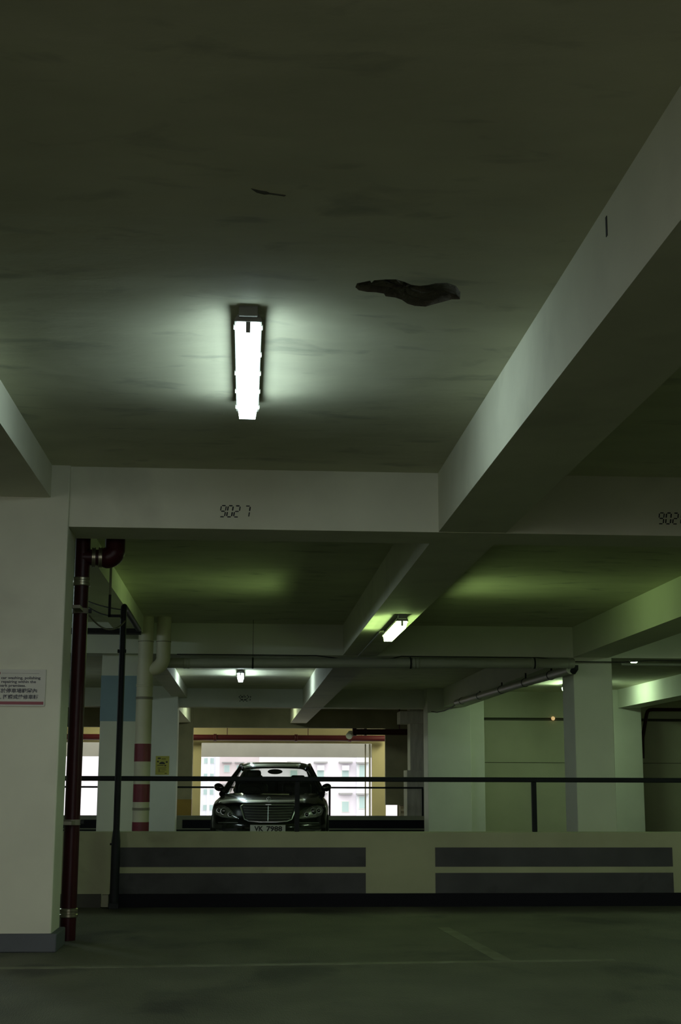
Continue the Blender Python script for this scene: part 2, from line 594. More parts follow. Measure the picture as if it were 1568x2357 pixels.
railing(13.41, -6.4, 10.0, 1.195, 0.682, [-6.36, -4.07, -1.783, 0.505, 2.793, 5.081, 7.369, 9.657], 0.046, 0.046,
        'dark green steel railing on the striped parapet wall')

PW2 = struct(box('wall_far_parapet', XL, 4.47, 34.72, 34.9, -0.13, 0.335, mat('grey_parapet', (0.22, 0.23, 0.16), 0.7, var=.1)),
             'distant low parapet with a black band behind the car', 'wall')
box('stripe', -1.50, 4.46, 34.71, 34.722, 0.035, 0.235, PLINTH, PW2)
box('stripe', XL, -3.0, 34.71, 34.722, 0.035, 0.235, PLINTH, PW2)
box('kerb_band', XL, 4.46, 34.705, 34.722, -0.13, 0.0, PLINTH, PW2)
railing(34.8, -8.9, 4.46, 1.04, 0.335, [-8.88, -6.55, -4.2, -1.9, 2.116, 4.438], 0.044, 0.05,
        'thin black railing on the distant parapet behind the car')

# wall with horizontal joints behind the right-hand pillars: three courses of panels
WR = struct(box('wall_right_back', 5.6, XR, 34.62, 34.9, -0.13, ZC, mat('joint_dark', (0.10, 0.10, 0.07), .9)),
            'flat olive wall of large panels behind the pale pillars', 'wall')
for x0, x1 in ((5.6, 9.3), (9.3, XR)):
    for z0, z1 in ((-0.13, 1.638), (1.652, 2.685), (2.755, ZC)):
        box('panel', x0, x1 - 0.004, 34.55 if z0 < 2.7 else 34.52, 34.63, z0, z1, PANELM, WR)

# far yellow wall with the daylight openings
YW = 47.0
FW = struct(box('wall_far', XL, 4.75, YW, YW + .25, 2.44, ZC, YELW), 'yellow lit far wall around the daylight opening', 'wall')
for x0, x1 in ((XL, -7.6), (-4.0, -1.46), (4.29, 4.75)):
    box('pier', x0, x1, YW, YW + .25, -0.13, 2.44, YELW, FW)
box('sill', XL, 4.75, YW - .02, YW + .28, -0.13, -0.02, YELW, FW)
W1 = struct(empty('window_1', (1.4, YW + .2, -0.02)), 'wide open window bay with white side frame', 'window')
box('frame_side', 2.80, 2.86, 0.0, 0.06, 0.0, 2.45, WHITEF, W1)
box('frame_side', 2.66, 2.70, 0.0, 0.05, 0.0, 2.45, mat('frame_dark_bar', (0.25, 0.24, 0.19), .6), W1)  # darker second bar of the side frame
struct(box('outer_lintel', XL - 1, 7, 49.2, 49.6, 2.02, 4.5, LINTEL), 'pale grey outer lintel hanging across the far daylight opening', 'lintel')
# dim panel wall to the right of the opening, open at its foot, with a breeze-block screen
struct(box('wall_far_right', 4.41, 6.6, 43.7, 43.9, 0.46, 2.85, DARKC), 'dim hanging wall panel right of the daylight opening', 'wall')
LS = tag(empty('block_screen', (4.86, 43.75, -0.13)), 'pierced breeze block screen under the dim wall panel', 'screen')
BLK = mat('breeze_block', (0.60, 0.53, 0.44), 0.9, var=.15, vscale=6)
for iz in range(4):
    for ix in range(4):
        bm = bmesh.new()
        w, h, t = 0.175, 0.142, 0.03
        x0, z0 = ix * 0.18, iz * 0.147
        bx(bm, x0, x0 + w, 0, .1, z0, z0 + t)
        bx(bm, x0, x0 + w, 0, .1, z0 + h - t, z0 + h)
        bx(bm, x0, x0 + t, 0, .1, z0 + t, z0 + h - t)
        bx(bm, x0 + w - t, x0 + w, 0, .1, z0 + t, z0 + h - t)
        obj('block', bm, BLK, LS)
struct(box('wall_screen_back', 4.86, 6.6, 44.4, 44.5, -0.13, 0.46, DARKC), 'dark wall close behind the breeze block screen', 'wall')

# unseen side and back walls added to limit daylight (back opening on the left)
struct(box('added_wall_left', XL - .3, XL, YB, 47.2, -0.13, ZC, PAINT), 'unseen cream wall added to keep light from leaking in on the left', 'wall')
struct(box('added_wall_right', XR, XR + .3, YB, 47.2, -0.13, ZC, PAINT), 'unseen cream wall added to keep light from leaking in on the right', 'wall')
struct(box('added_wall_back', 2.6, XR + .3, YB - .3, YB, -0.13, ZC, PAINT), 'plain unseen wall added to limit the daylight beside the open deck edge', 'wall')
struct(box('added_back_parapet', XL - .3, 2.6, YB - .3, YB, -0.13, .85, PAINT), 'plain unseen parapet added to cut the daylight along the open deck edge', 'wall')


# ------------------------------------------------------------------ lamps
def lamp(x, y, ztop, length, col, glow, power, label, group=None, spread=66, tilt=-5, drop=.062):
    """surface-mounted batten lamp along Y: housing, trapezoid diffuser, clips, end brackets, its own light"""
    L = tag(empty('batten_lamp', (x, y, ztop)), label, 'lamp', group)
    bm = bmesh.new()
    bx(bm, -0.046, 0.046, 0.0, 0.07, -0.052, 0.001, .003)
    obj('bracket', bm, HOUSING, L)
    bm = bmesh.new()
    bx(bm, -0.046, 0.046, length - 0.10, length - 0.03, -0.052, 0.001, .003)
    obj('bracket', bm, HOUSING, L)
    # housing tray
    poly = [(-.052, -.035), (.052, -.035), (.066, -.062), (.066, -.072), (-.066, -.072), (-.066, -.062)]
    prism('housing', poly, 0.025, length, HOUSING, L)
    # diffuser: trapezoid trough with sloped far end
    dm = emit_mat('diffuser_glow', col, glow)
    bm = bmesh.new()

    def ring(y, wt, wb, zb):
        return [bm.verts.new(p) for p in ((-wt, y, -.0725), (-wt * .97, y, -.085), (-wb, y, zb), (wb, y, zb), (wt * .97, y, -.085), (wt, y, -.0725))]
    rs = [ring(0.04, .056, .045, -.130), ring(0.11, .058, .047, -.143), ring(length - 0.09, .058, .047, -.143), ring(length - .012, .048, .036, -.120)]
    for a, b in zip(rs, rs[1:]):
        for i in range(6):
            bm.faces.new((a[i], a[(i + 1) % 6], b[(i + 1) % 6], b[i]))
    bm.faces.new(rs[0])
    bm.faces.new(rs[-1][::-1])
    D = obj('diffuser', bm, dm, L)
    # end strap and clips
    bm = bmesh.new()
    bx(bm, -.011, .011, 0.034, 0.042, -.125, -.06)
    obj('end_clip', bm, HOUSING, L)
    for i, k in enumerate((.06, .32, .52, .73, .93)):
        for s in (-1, 1):
            if i == 1 and s < 0:
                continue
            bm = bmesh.new()
            bx(bm, min(s * .056, s * .072), max(s * .056, s * .072), k * length - .012, k * length + .012, -.086, -.064, .002)
            obj('side_clip', bm, ENDCAP, L)
    for s in (-1, 1):
        ld = bpy.data.lights.new('side_light', 'AREA')
        ld.shape = 'RECTANGLE'
        ld.size = length * 0.80
        ld.size_y = 0.02
        ld.energy = power
        ld.color = col
        ld.spread = math.radians(spread)
        lo = bpy.data.objects.new('side_light', ld)
        COL.objects.link(lo)
        lo.parent = L
        lo.location = (s * .076, length * .53, -drop)
        # local -Z points sideways and a little up; local X lies along the lamp
        d = Vector((s * math.cos(math.radians(tilt)), 0, math.sin(math.radians(tilt))))
        zax = -d
        xax = Vector((0, 1, 0))
        yax = zax.cross(xax)
        lo.rotation_euler = Matrix((xax, yax, zax)).transposed().to_euler()
    return L


COOL = (0.76, 0.96, 0.98)
GREEN = (0.66, 1.0, 0.36)
GRN2 = (0.70, 1.0, 0.62)
WARM = (1.0, 0.95, 0.58)
lamp(-0.018, 6.36, ZC, 1.68, COOL, 15.0, 0.85, 'long white batten lamp lit on the ceiling near the broken patch')
lamp(1.705, 14.98, ZS, 1.66, GREEN, 17.0, 1.9, 'greenish batten lamp fixed under the deep beam', tilt=10, drop=.098)
lamp(-0.118, 28.3, ZC, 1.66, COOL, 38.0, 5, 'small distant white lamp above the parked car')
lamp(7.42, 30.3, ZC, 1.66, GRN2, 46.0, 6, 'lamp almost hidden behind the square pillar')
lamp(0.0, 38.6, ZC, 1.66, (.86, 1.0, .68), 75.0, .6, 'unseen greenish fill lamp added behind the distant cross beam over the car')  # out of sight, added to brighten the farthest cross beam
lamp(-3.3, 44.25, ZC, 1.66, WARM, 75.0, 3, 'unseen warm fill lamp added behind the far pillar with the mustard band')  # this and the next: hidden, added to light the far wall evenly
lamp(5.6, 44.25, ZC, 1.66, WARM, 75.0, 3, 'unseen warm fill lamp added behind the dim hanging wall panel')
# unseen lamps added in the side bays to raise the ambient light
lamp(7.18, 6.4, ZC, 1.66, GRN2, 80.0, 3, 'unseen fill lamp added on the right in the bay nearest the open deck edge')
lamp(7.18, 15.2, ZC, 1.66, GRN2, 40.0, 3, 'unseen fill lamp added on the right above the striped parapet')
lamp(-5.4, 15.2, ZC, 1.66, COOL, 48.0, 3, 'unseen fill lamp added on the left above the striped parapet')
lamp(-5.4, 28.3, ZC, 1.66, COOL, 34.0, 3, 'unseen fill lamp added on the left before the far railing')
BK = tag(empty('bulkhead_lamp', (6.96, 24.4, ZC)), 'small round lamp just showing below the right part of the piped cross beam', 'lamp')
tube('base', [(0, 0, 0), (0, 0, -.06)], .085, HOUSING, BK, 20)
tube('dome', [(0, 0, -.06), (0, 0, -.10), (0, 0, -.13), (0, 0, -.15)], [.08, .075, .055, .02], emit_mat('dome_glow', GRN2, 12.0), BK, 20)

# ------------------------------------------------------------------ red fire pipe by the column
RX, RY, RR = -1.277, 10.62, 0.058
RP = tag(empty('fire_pipe', (RX, RY, 0)), 'dark red fire pipe standing behind the column with the warning sign', 'pipe')
tube('riser', [(0, 0, 0.0), (0, 0, ZC)], RR, REDP, RP, 24)
tube('branch', [(0, 0, 2.845), (0.225, 0.02, 2.845)], 0.062, REDP, RP, 24)
bend = [(0.19, 0.02, 2.845)] + [tuple(Vector((0.235 + .07 * math.sin(a), 0.02, 2.915 - .07 * math.cos(a)))) for a in [i * PI / 16 for i in range(9)]] + [(0.305, 0.02, ZC)]
bend = [(p[0] - 0.06, p[1], p[2]) for p in bend]
tube('elbow', bend, [.066, .082] + [.084] * 6 + [.082, .078, .070], REDP, RP, 24)


def ring(name, c, axis, r, w, material, parent, n=24):
    c = Vector(c)
    a = Vector(axis).normalized()
    h = [(-.5, r * .93), (-.42, r), (-.18, r), (-.12, r * .95), (.12, r * .95), (.18, r), (.42, r), (.5, r * .93)]
    return tube(name, [c + a * (t * w) for t, _ in h], [q for _, q in h], material, parent, n)


ring('coupling', (0, 0, 2.652), (0, 0, 1), RR + .010, 0.066, COUPL, RP)
ring('coupling', (0, 0, 0.195), (0, 0, 1), RR + .011, 0.066, COUPL, RP)
ring('coupling', (0.085, 0.008, 2.845), (1, .09, 0), .077, 0.030, COUPL, RP)
ring('coupling', (0.135, 0.012, 2.845), (1, .09, 0), .080, 0.030, COUPL, RP)
for z in (2.425, 0.845):
    st = tube('pipe_strap', [(0, 0, z - .02), (0, 0, z + .02)], RR + .006, STRAP, RP, 24)
    bm = bx(bmesh.new(), 0.055, 0.085, -.015, .015, z - .015, z + .015, .004)
    obj('strap_bolt', bm, BLACKM, RP)
    bm = bx(bmesh.new(), -0.03, 0.03, -0.29, -.05, z - .012, z + .012)
    obj('strap_arm', bm, STRAP, RP)

# ------------------------------------------------------------------ black standpipe in front of the parapet
BP = tag(empty('standpipe', (-1.178, 13.2, 0)), 'tall black steel standpipe in front of the parapet with a bent top', 'pipe')
top_pts = [(0.0, 0, 0.0), (0.0, 0, 2.74)] + [(0.0, .05 - .05 * math.cos(a), 2.74 + .05 * math.sin(a)) for a in [PI / 8 * i for i in range(1, 5)]] + [(-.005, 1.0, 2.79), (-.01, 2.0, 2.785)]
tube('riser', top_pts, 0.030, BLACKM, BP, 16)
tube('sleeve', [(0, 0, 0), (0, 0, .60), (0, 0, .70)], [.041, .041, .031], BLACKM, BP, 16)
box('base_shoe', -.045, .045, -.05, .05, 0, .05, BLACKM, BP, .004)
tube('clamp', [(-.055, 0, .575), (-.02, 0, .575)], .010, BLACKM, BP, 10)
tube('clamp', [(-.045, 0, 2.36), (.035, 0, 2.36)], .018, BLACKM, BP, 10)
box('tie_block', -.115, -.055, .02, .12, .012, .118, mat('pale_tie', (.30, .30, .20), .7), BP)
# L-shaped hanger from the beam face
HG = tag(empty('hanger_bracket', (-1.318, 13.25, 2.69)), 'thin L-shaped hanger bracket between the beam and the black standpipe', 'bracket')
box('lower_arm', -.012, .012, -.012, .012, 0.0, .215, BLACKM, HG)
box('foot_arm', -.012, .115, -.012, .012, -.001, .024, BLACKM, HG)
box('upper_arm', -.011, .011, -.011, .011, .215, .725, mat('painted_strap', (.30, .32, .22), .6), HG)
# cable tray and cables left of the standpipe
CT = tag(empty('cable_tray', (-2.3, 15.2, 2.74)), 'dark cable tray running from the red fire pipe to the black standpipe', 'tray')
box('tray_floor', 0, 1.13, 0, .14, 0, .012, BLACKM, CT)
box('tray_side', 0, 1.13, -.006, .006, 0, .055, BLACKM, CT)
box('tray_side', 0, 1.13, .134, .146, 0, .055, BLACKM, CT)
tube('hanger_rod', [(.3, .07, .01), (.3, .07, ZC - 2.74)], .005, BLACKM, CT, 8)


def cable(name, a, b, sag, r, material, label, group=None, n=14):
    a, b = Vector(a), Vector(b)
    pts = []
    for i in range(n + 1):
        t = i / n
        p = a.lerp(b, t)
        p.z -= sag * 4 * t * (1 - t)
        pts.append(p)
    o = tube(name, [p - a for p in pts], r, material, None, 8)
    o.location = a
    return tag(o, label, 'cable', group)


cable('cable', (-1.62, 13.6, 2.905), (-1.205, 13.225, 2.76), .015, .006, CABLE, 'upper black cable sagging from the fire pipe to the standpipe')
cable('cable', (-1.62, 13.6, 2.870), (-1.205, 13.225, 2.70), .045, .006, CABLE, 'lower black cable sagging from the fire pipe to the standpipe')
cable('cable', (-1.215, 10.66, 2.40), (-1.16, 13.24, 2.66), .10, .007, CABLE2, 'brown cable looping from the strap of the fire pipe')

# ------------------------------------------------------------------ cream drain stack with red bands, horizontal grey pipe
DX, DY = -1.40, 19.30
DS = tag(empty('drain_stack', (DX, DY, 0)), 'cream drain stack with red painted bands beside the blue banded column', 'pipe')
tube('stack', [(0, 0, 0), (0, 0, 2.75)], .112, CREAMP, DS, 28)
tube('stack_upper', [(0, 0, 2.74), (0, 0, ZC)], .104, CREAMP, DS, 28)
for z0, z1 in ((1.415, 1.655), (0.873, 1.111), (0.36, 0.607)):
    tube('red_band', [(0, 0, z0), (0, 0, z1)], .1145, REDB, DS, 28)
for z in (2.277, 2.45, .78):
    ring('collar', (0, 0, z), (0, 0, 1), .121, .035, CREAMP if z > 2.4 else STRAP, DS)
ring('collar', (0, 0, 3.06), (0, 0, 1), .110, .012, STRAP, DS)
BRZ = 2.70
pts = [(0.245, 0, ZC)] + [(0.245, 0, 3.0)] + [(0.245 - .16 + .16 * math.cos(a), 0, 2.84 - .16 * math.sin(a)) for a in [i * PI / 16 for i in range(0, 8)]] + [(0.0, 0, 2.64)]
tube('side_branch', pts, [.100, .100] + [.098] * 8 + [.085], CREAMP, DS, 24)
ring('collar', (0.245, 0, 3.06), (0, 0, 1), .106, .012, STRAP, DS)

HP = tag(empty('drain_pipe', (-1.14, 19.5, 2.782)), 'long grey drain pipe hung across below the second cross beam', 'pipe')
tube('pipe_run', [(0, 0, 0), (5.83, 0, 0.045)], .070, GREYP, HP, 24)
for xx in (0.30, 3.55, 5.25, 5.78):
    ring('socket', (xx, 0, .045 * xx / 5.83), (1, 0, 0), .079, .09, GREYP, HP)
for xx in (1.23, 3.47, 5.25):
    bm = bmesh.new()
    tube_bm(bm, [(xx - .012, 0, .045 * xx / 5.83), (xx + .012, 0, .045 * xx / 5.83)], .078, 20)
    bx(bm, xx - .003, xx + .003, -.003, .003, .06, ZC - 2.782 if xx < 2 else .12)
    if xx > 2:
        bx(bm, xx - .008, xx + .008, -.004, .505, .102, .114)
    obj('pipe_hanger', bm, BLACKM, HP)
pts = [(5.84, 0, .02), (5.84, 0, -.03), (5.82, .05, -.075)]
tube('open_end', pts, [.05, .05, .045], BLACKM, HP, 16)

DG = tag(empty('drain_pipe', (4.72, 19.75, 2.76)), 'pale drain pipe running back along the right hand beam', 'pipe')
tube('pipe_run', [(-.02, 0, 0), (.02, 11.2, .16)], .066, mat('pale_pvc', (.46, .46, .39), .5), DG, 20)
for t in (.12, .3, .5, .72, .93):
    bm = bmesh.new()
    tube_bm(bm, [(-.02 + .04 * t, 11.2 * t - .015, .16 * t), (-.02 + .04 * t, 11.2 * t + .015, .16 * t)], .074, 16)
    bx(bm, -.01 + .04 * t - .015, .04 * t, 11.2 * t - .008, 11.2 * t + .008, .06 + .16 * t, .2 + .01)
    obj('pipe_hanger', bm, BLACKM, DG)

# conduits along the second cross beam
pts = []
for x in [-1.0 + .25 * i for i in range(0, 45)]:
    z = 2.945
    if 1.15 < x < 2.2:
        z -= .07 * min(1, (x - 1.15) / .25, (2.2 - x) / .25)
    if x > 4.4:
        z -= .055 * min(1, (x - 4.4) / .3) if x < 5.6 else .055 * max(0.5, 1 - (x - 5.6) / .5)
    pts.append((x, 0, z - 2.9))
o = tube('conduit', pts, .008, CABLE, None, 8)
o.location = (0, 19.93, 2.9)
tag(o, 'thin black conduit following the lower edge of the second cross beam', 'conduit')
o = tube('conduit', [(0, 0, 0), (5.6, 0, .02)], .012, GREYP, None, 8)
o.location = (-0.95, 19.96, 2.905)
tag(o, 'grey conduit straight behind the long grey drain pipe', 'conduit')
o = tube('conduit', [(0, 0, 0), (7.6, 0, 0)], .022, GREYP, None, 10)
o.location = (5.5, 19.95, 2.86)
tag(o, 'grey conduit right of the square pillar', 'conduit')
o = tube('conduit', [(0, 0, 0), (0, 3.25, 0)], .010, GREYP, None, 8)
o.location = (1.62, 16.7, 2.945)
tag(o, 'conduit under the deep beam leading to the greenish lamp', 'conduit')
o = tube('cable', [(-.03, 30.9, 2.90), (-.06, 31.5, 2.84), (-.12, 32.3, 2.80), (-.2, 33.0, 2.80), (-.26, 33.505, 2.84)], .014, CABLE, None, 8)
o.location = (4.77, 0, 0)
tag(o, 'black cable hanging from the end of the pale drain pipe', 'cable')

# far red fire pipes
FP = tag(empty('fire_pipe', (XL + .1, 46.6, 2.60)), 'long red fire pipe running across the yellow lit far wall', 'pipe')
tube('pipe_run', [(0, 0, 0), (13.7, 0, 0)], .098, REDF, FP, 16)
for xx in (7.9, 10.6, 12.4):
    ring('coupling', (xx, 0, 0), (1, 0, 0), .125, .10, REDF, FP, 16)
    tube('hanger_rod', [(xx + .4, 0, .05), (xx + .4, 0, ZC - 2.60)], .012, REDF, FP, 8)
FP2 = tag(empty('fire_pipe', (3.25, 42.0, 2.645)), 'short dark red fire pipe ending at the white end cap', 'pipe')
tube('pipe_run', [(0, 0, 0), (1.76, 0, .005)], .093, REDP, FP2, 16)
ring('coupling', (.05, 0, 0), (1, 0, 0), .120, .12, REDP, FP2, 16)
ring('coupling', (.38, 0, 0), (1, 0, 0), .112, .08, REDP, FP2, 16)
tube('hanger_rod', [(1.42, 0, .05), (1.42, 0, ZC - 2.645)], .02, REDP, FP2, 8)
bm = bmesh.new()
tube_bm(bm, [(-.06, .02, -.05), (-.13, -.14, -.13)], [.10, .10], 16)
obj('end_cap', bm, mat('white_cap', (.75, .76, .74), .5), FP2)
# red corner pipe at the right
RC = tag(empty('corner_pipe', (9.92, 33.9, 0)), 'thin dark red pipe bent round the corner by the pale right pillar', 'pipe')
pts = [(-.12, 0, 1.75), (-.10, 0, 2.25), (.02, 0, 2.82), (.05, 0, 2.90), (.10, 0, 2.935), (.18, 0, 2.945), (2.6, 0, 2.95)]
tube('pipe_run', pts, .045, REDP, RC, 12)

# small orange pilot light on the pillar wall
PL = tag(empty('pilot_lamp', (7.72, 34.5, 2.74)), 'tiny orange pilot light on the wall beside the square pillar', 'lamp')
bm = bmesh.new()
bmesh.ops.create_uvsphere(bm, u_segments=12, v_segments=8, radius=.05)
obj('bulb', bm, emit_mat('orange_glow', (1.0, .62, .25), .55), PL)
tube('socket', [(0, .02, 0), (0, .06, 0)], .03, CARK, PL, 10)

# ------------------------------------------------------------------ signs
SG = tag(empty('warning_sign', (-1.69, 9.889, 1.79)), 'white bilingual no car washing sign on the broad cream column', 'sign')
box('board', -.275, .277, -.003, .010, -.128, .128, SIGNW, SG)
box('red_bar', -.265, .268, -.0055, -.002, -.118, -.097, SIGNR, SG)
text('english_line', 'No car washing, polishing', .026, (-.085, -.0045, .068), SIGNK, SG, width=.325, bold=.0007)
text('english_line', 'and repairing within the', .026, (-.085, -.0045, .041), SIGNK, SG, width=.295, bold=.0007)
text('english_line', 'carpark premises.', .026, (-.085, -.0045, .014), SIGNK, SG, width=.225, bold=.0007)
text('chinese_line', '嚴禁於停車場範圍內', .033, (-.105, -.0045, -.024), SIGNK, SG, width=.325, bold=.0008)
text('chinese_line', '洗車, 打蠟或維修車輛', .033, (-.105, -.0045, -.067), SIGNK, SG, width=.335, bold=.0008)
box('header_line', -.03, .23, -.0048, -.003, .099, .101, mat('sign_faint_ink', (.16, .17, .15), .5), SG)
bm = bmesh.new()
for k in range(24):
    a0, a1 = 2 * PI * k / 24, 2 * PI * (k + 1) / 24
    c = (-.055, .1)
    vs = [bm.verts.new((c[0] + r * math.cos(a), -.005, c[1] + r * math.sin(a))) for r, a in ((.010, a0), (.016, a0), (.016, a1), (.010, a1))]
    bm.faces.new(vs)
obj('red_ring', bm, SIGNR, SG)

YP = tag(empty('notice', (-1.953, 33.437, 1.53)), 'small yellow notice with a dark car emblem on the pale column', 'notice')
box('sheet', -.16, .16, 0, .012, -.218, .218, POSTY, YP)
dome = [(-.075 + .0, .03)] + [(-.005 + .07 * math.cos(a), .03 + .055 * math.sin(a)) for a in [PI - PI * i / 10 for i in range(11)]]
prism('car_emblem', [(x, z) for x, z in dome[1:]] + [(.065, .028), (-.075, .028)], -.003, .001, POSTK, YP)
for x0, x1, z0, z1, mt in ((-.125, -.085, .07, .105, POSTK), (.08, .125, .06, .095, POSTK), (-.11, -.04, .15, .18, POSTK),
                           (-.02, .08, .135, .165, POSTG), (-.12, .03, -.01, .005, POSTK), (.05, .09, -.02, .01, POSTK),
                           (-.11, .10, -.06, -.045, POSTG), (-.11, .08, -.085, -.07, POSTG), (-.09, -.05, -.15, -.09, POSTG),
                           (-.02, .10, -.115, -.10, POSTG), (-.09, .06, -.16, -.145, POSTG), (.06, .11, -.195, -.18, POSTK)):
    box('printed_line', x0, x1, -.003, .001, z0, z1, mt, YP)


# ------------------------------------------------------------------ the car
def lerp_tab(tab, t):
    if t <= tab[0][0]:
        return tab[0][1]
    for (a, va), (b, vb) in zip(tab, tab[1:]):
        if t <= b:
            k = (t - a) / (b - a)
            return va + (vb - va) * k
    return tab[-1][1]


FPROF = [(.16, .17), (.24, .06), (.34, .015), (.44, 0.0), (.53, 0.0), (.56, .03), (.60, .045), (.80, .095), (.825, .12), (.84, .16)]


def plan(x):
    return .36 * (abs(x) / .9) ** 2.3


def fsurf(x, z, off=0.0):
    return lerp_tab(FPROF, z) + plan(x) - off


def smoothstep(a, b, t):
    t = max(0, min(1, (t - a) / (b - a)))
    return t * t * (3 - 2 * t)


def fall(s):
    return 1 - smoothstep(.2, 1.5, s)


car = tag(empty('car', (0.358, 21.0, 0.0), -math.radians(3.3)), 'black saloon car parked facing the striped parapet', 'car')

# side-section: (fraction of half-width, z as function) from centre line to sill
SIDEZ = [.78, .72, .66, .60, .54, .47, .40, .33, .27, .21, .16]
SIDEW = [.985, 1.0, 1.0, .998, .995, .99, .985, .975, .96, .94, .90]
TOPF = [0, .2, .4, .55, .68, .78, .86, .92, .96]


def section(zc_, ze, w):
    pts = []
    for f in TOPF:
        bulge = .012 * math.exp(-((f - .62) / .12) ** 2)
        z = zc_ + (ze - zc_) * (f / .86) ** 3 + bulge if f <= .86 else ze - (f - .86) / .10 * (ze - .80) * .55
        pts.append((f * w, z))
    top_side = pts[-1][1]
    for zf, wf in zip(SIDEZ, SIDEW):
        z = .16 + (zf - .16) * (min(top_side - .03, .80) - .16) / (.78 - .16)
        pts.append((wf * w, z))
    return pts


ST = [(None, .84, .815, .865), (.28, .862, .85, .875), (.45, .885, .878, .888), (.7, .912, .902, .90), (1.0, .94, .925, .906),
      (1.25, .958, .942, .908), (1.5, .97, .955, .908), (1.9, .98, .965, .908), (2.5, .985, .97, .908), (3.2, .99, .975, .908),
      (3.9, 1.0, .98, .905), (4.35, 1.03, .985, .90), (4.75, 1.02, .97, .88), (5.0, .98, .93, .86), (5.10, .90, .86, .82)]
bm = bmesh.new()
grid = []
for s, zc_, ze, w in ST:
    row = []
    sec = section(zc_, ze, w)
    half = []
    for x, z in sec:
        if s is None:
            yy = fsurf(x, z)
        else:
            yy = s + plan(x) * fall(s)
        half.append((x, yy, z))
    right = [bm.verts.new(p) for p in half]
    left = [right[0]] + [bm.verts.new((-x, y, z)) for x, y, z in half[1:]]
    grid.append((left, right))
NP = len(TOPF) + len(SIDEZ)
for i in range(len(ST) - 1):
    s0 = ST[i][0] or 0.1
    for side in (0, 1):
        a, b = grid[i][side], grid[i + 1][side]
        for k in range(NP - 1):
            if 1.45 <= s0 < 4.3 and k < 7:
                continue
            bm.faces.new((a[k], a[k + 1], b[k + 1], b[k]))
# front fascia rows, matching the boundary points
lf, rf = grid[0]
prev = None
NX = 20
for k in range(len(TOPF) - 3, NP):
    p0, p1 = lf[k], rf[k]
    row = [p0]
    for j in range(1, NX):
        t = -1 + 2 * j / NX
        x = rf[k].co.x * t
        z = rf[k].co.z
        row.append(bm.verts.new((x, fsurf(x, z), z)))
    row.append(p1)
    if prev:
        for j in range(NX):
            bm.faces.new((prev[j], prev[j + 1], row[j + 1], row[j]))
    else:
        # strip up to the hood edge
        topc = lf[:len(TOPF) - 2][::-1] + rf[1:len(TOPF) - 2]
        first = row
        tops = [bm.verts.new((v.co.x, fsurf(v.co.x, lerp_tab([(rf[q].co.x, rf[q].co.z) for q in range(len(TOPF) - 2)], abs(v.co.x))),
                              lerp_tab([(rf[q].co.x, rf[q].co.z) for q in range(len(TOPF) - 2)], abs(v.co.x)))) for v in row[1:-1]]
        tt = [row[0]] + tops + [row[-1]]
        for j in range(NX):
            try:
                if j == 0:
                    bm.faces.new((tt[0], tt[1], row[1]))
                elif j == NX - 1:
                    bm.faces.new((tt[j], row[j + 1], row[j]))
                else:
                    bm.faces.new((tt[j], tt[j + 1], row[j + 1], row[j]))
            except ValueError:
                pass
    prev = row
# rear cap and underside
rl, rr = grid[-1]
bm.faces.new(rr + rl[:0:-1])
body = smooth_obj('body', bm, CARP, car, 50)
box('underbody', -.78, .78, .35, 4.8, .14, .30, CARK, car)

# greenhouse
WB0, WBC = (0.0, 1.28, .965), (.775, 1.62, .975)      # windscreen base centre / corner
WT0, WTC = (0.0, 2.22, 1.392), (.53, 2.40, 1.372)      # windscreen top centre / corner


def patch(name, fn, nu, nv, material, parent, thick=0.0):
    bm = bmesh.new()
    g = [[bm.verts.new(fn(i / nu, j / nv)) for i in range(nu + 1)] for j in range(nv + 1)]
    for j in range(nv):
        for i in range(nu):
            bm.faces.new((g[j][i], g[j][i + 1], g[j + 1][i + 1], g[j + 1][i]))
    if thick:
        bmesh.ops.recalc_face_normals(bm, faces=bm.faces[:])
        bmesh.ops.solidify(bm, geom=bm.faces[:], thickness=thick)
    return smooth_obj(name, bm, material, parent, 60)


def ws(u, v):
    x = -1 + 2 * u
    c0 = [WB0[k] + (WBC[k] - WB0[k]) * (abs(x) ** (1 if k == 0 else 2)) for k in range(3)]
    c1 = [WT0[k] + (WTC[k] - WT0[k]) * (abs(x) ** (1 if k == 0 else 2)) for k in range(3)]
    p = [c0[k] + (c1[k] - c0[k]) * v for k in range(3)]
    p[0] = math.copysign(p[0], x)
    p[2] += .03 * math.sin(PI * v)
    return p


patch('windscreen', ws, 16, 10, GLASS, car)


def roof(u, v):
    x = -1 + 2 * u
    s = 2.20 + 1.78 * v + (.17 * x * x if v < .5 else -.10 * x * x) * abs(1 - 2 * v)
    crown = lerp_tab([(0, 1.395), (.08, 1.425), (.2, 1.458), (.4, 1.483), (.6, 1.478), (.8, 1.452), (1, 1.405)], v)
    w = lerp_tab([(0, .545), (.1, .565), (.4, .585), (.8, .57), (1, .54)], v)
    z = crown - .012 * x * x - .050 * abs(x) ** 9
    return (w * x, s, z)


patch('roof', roof, 20, 16, CARP, car, thick=.02)


def rw(u, v):
    x = -1 + 2 * u
    return (x * (.53 + .10 * v), 3.93 + .62 * v - .10 * x * x * (1 - v) - .14 * x * x * v, 1.405 - .36 * v - .02 * x * x + .02 * math.sin(PI * v))


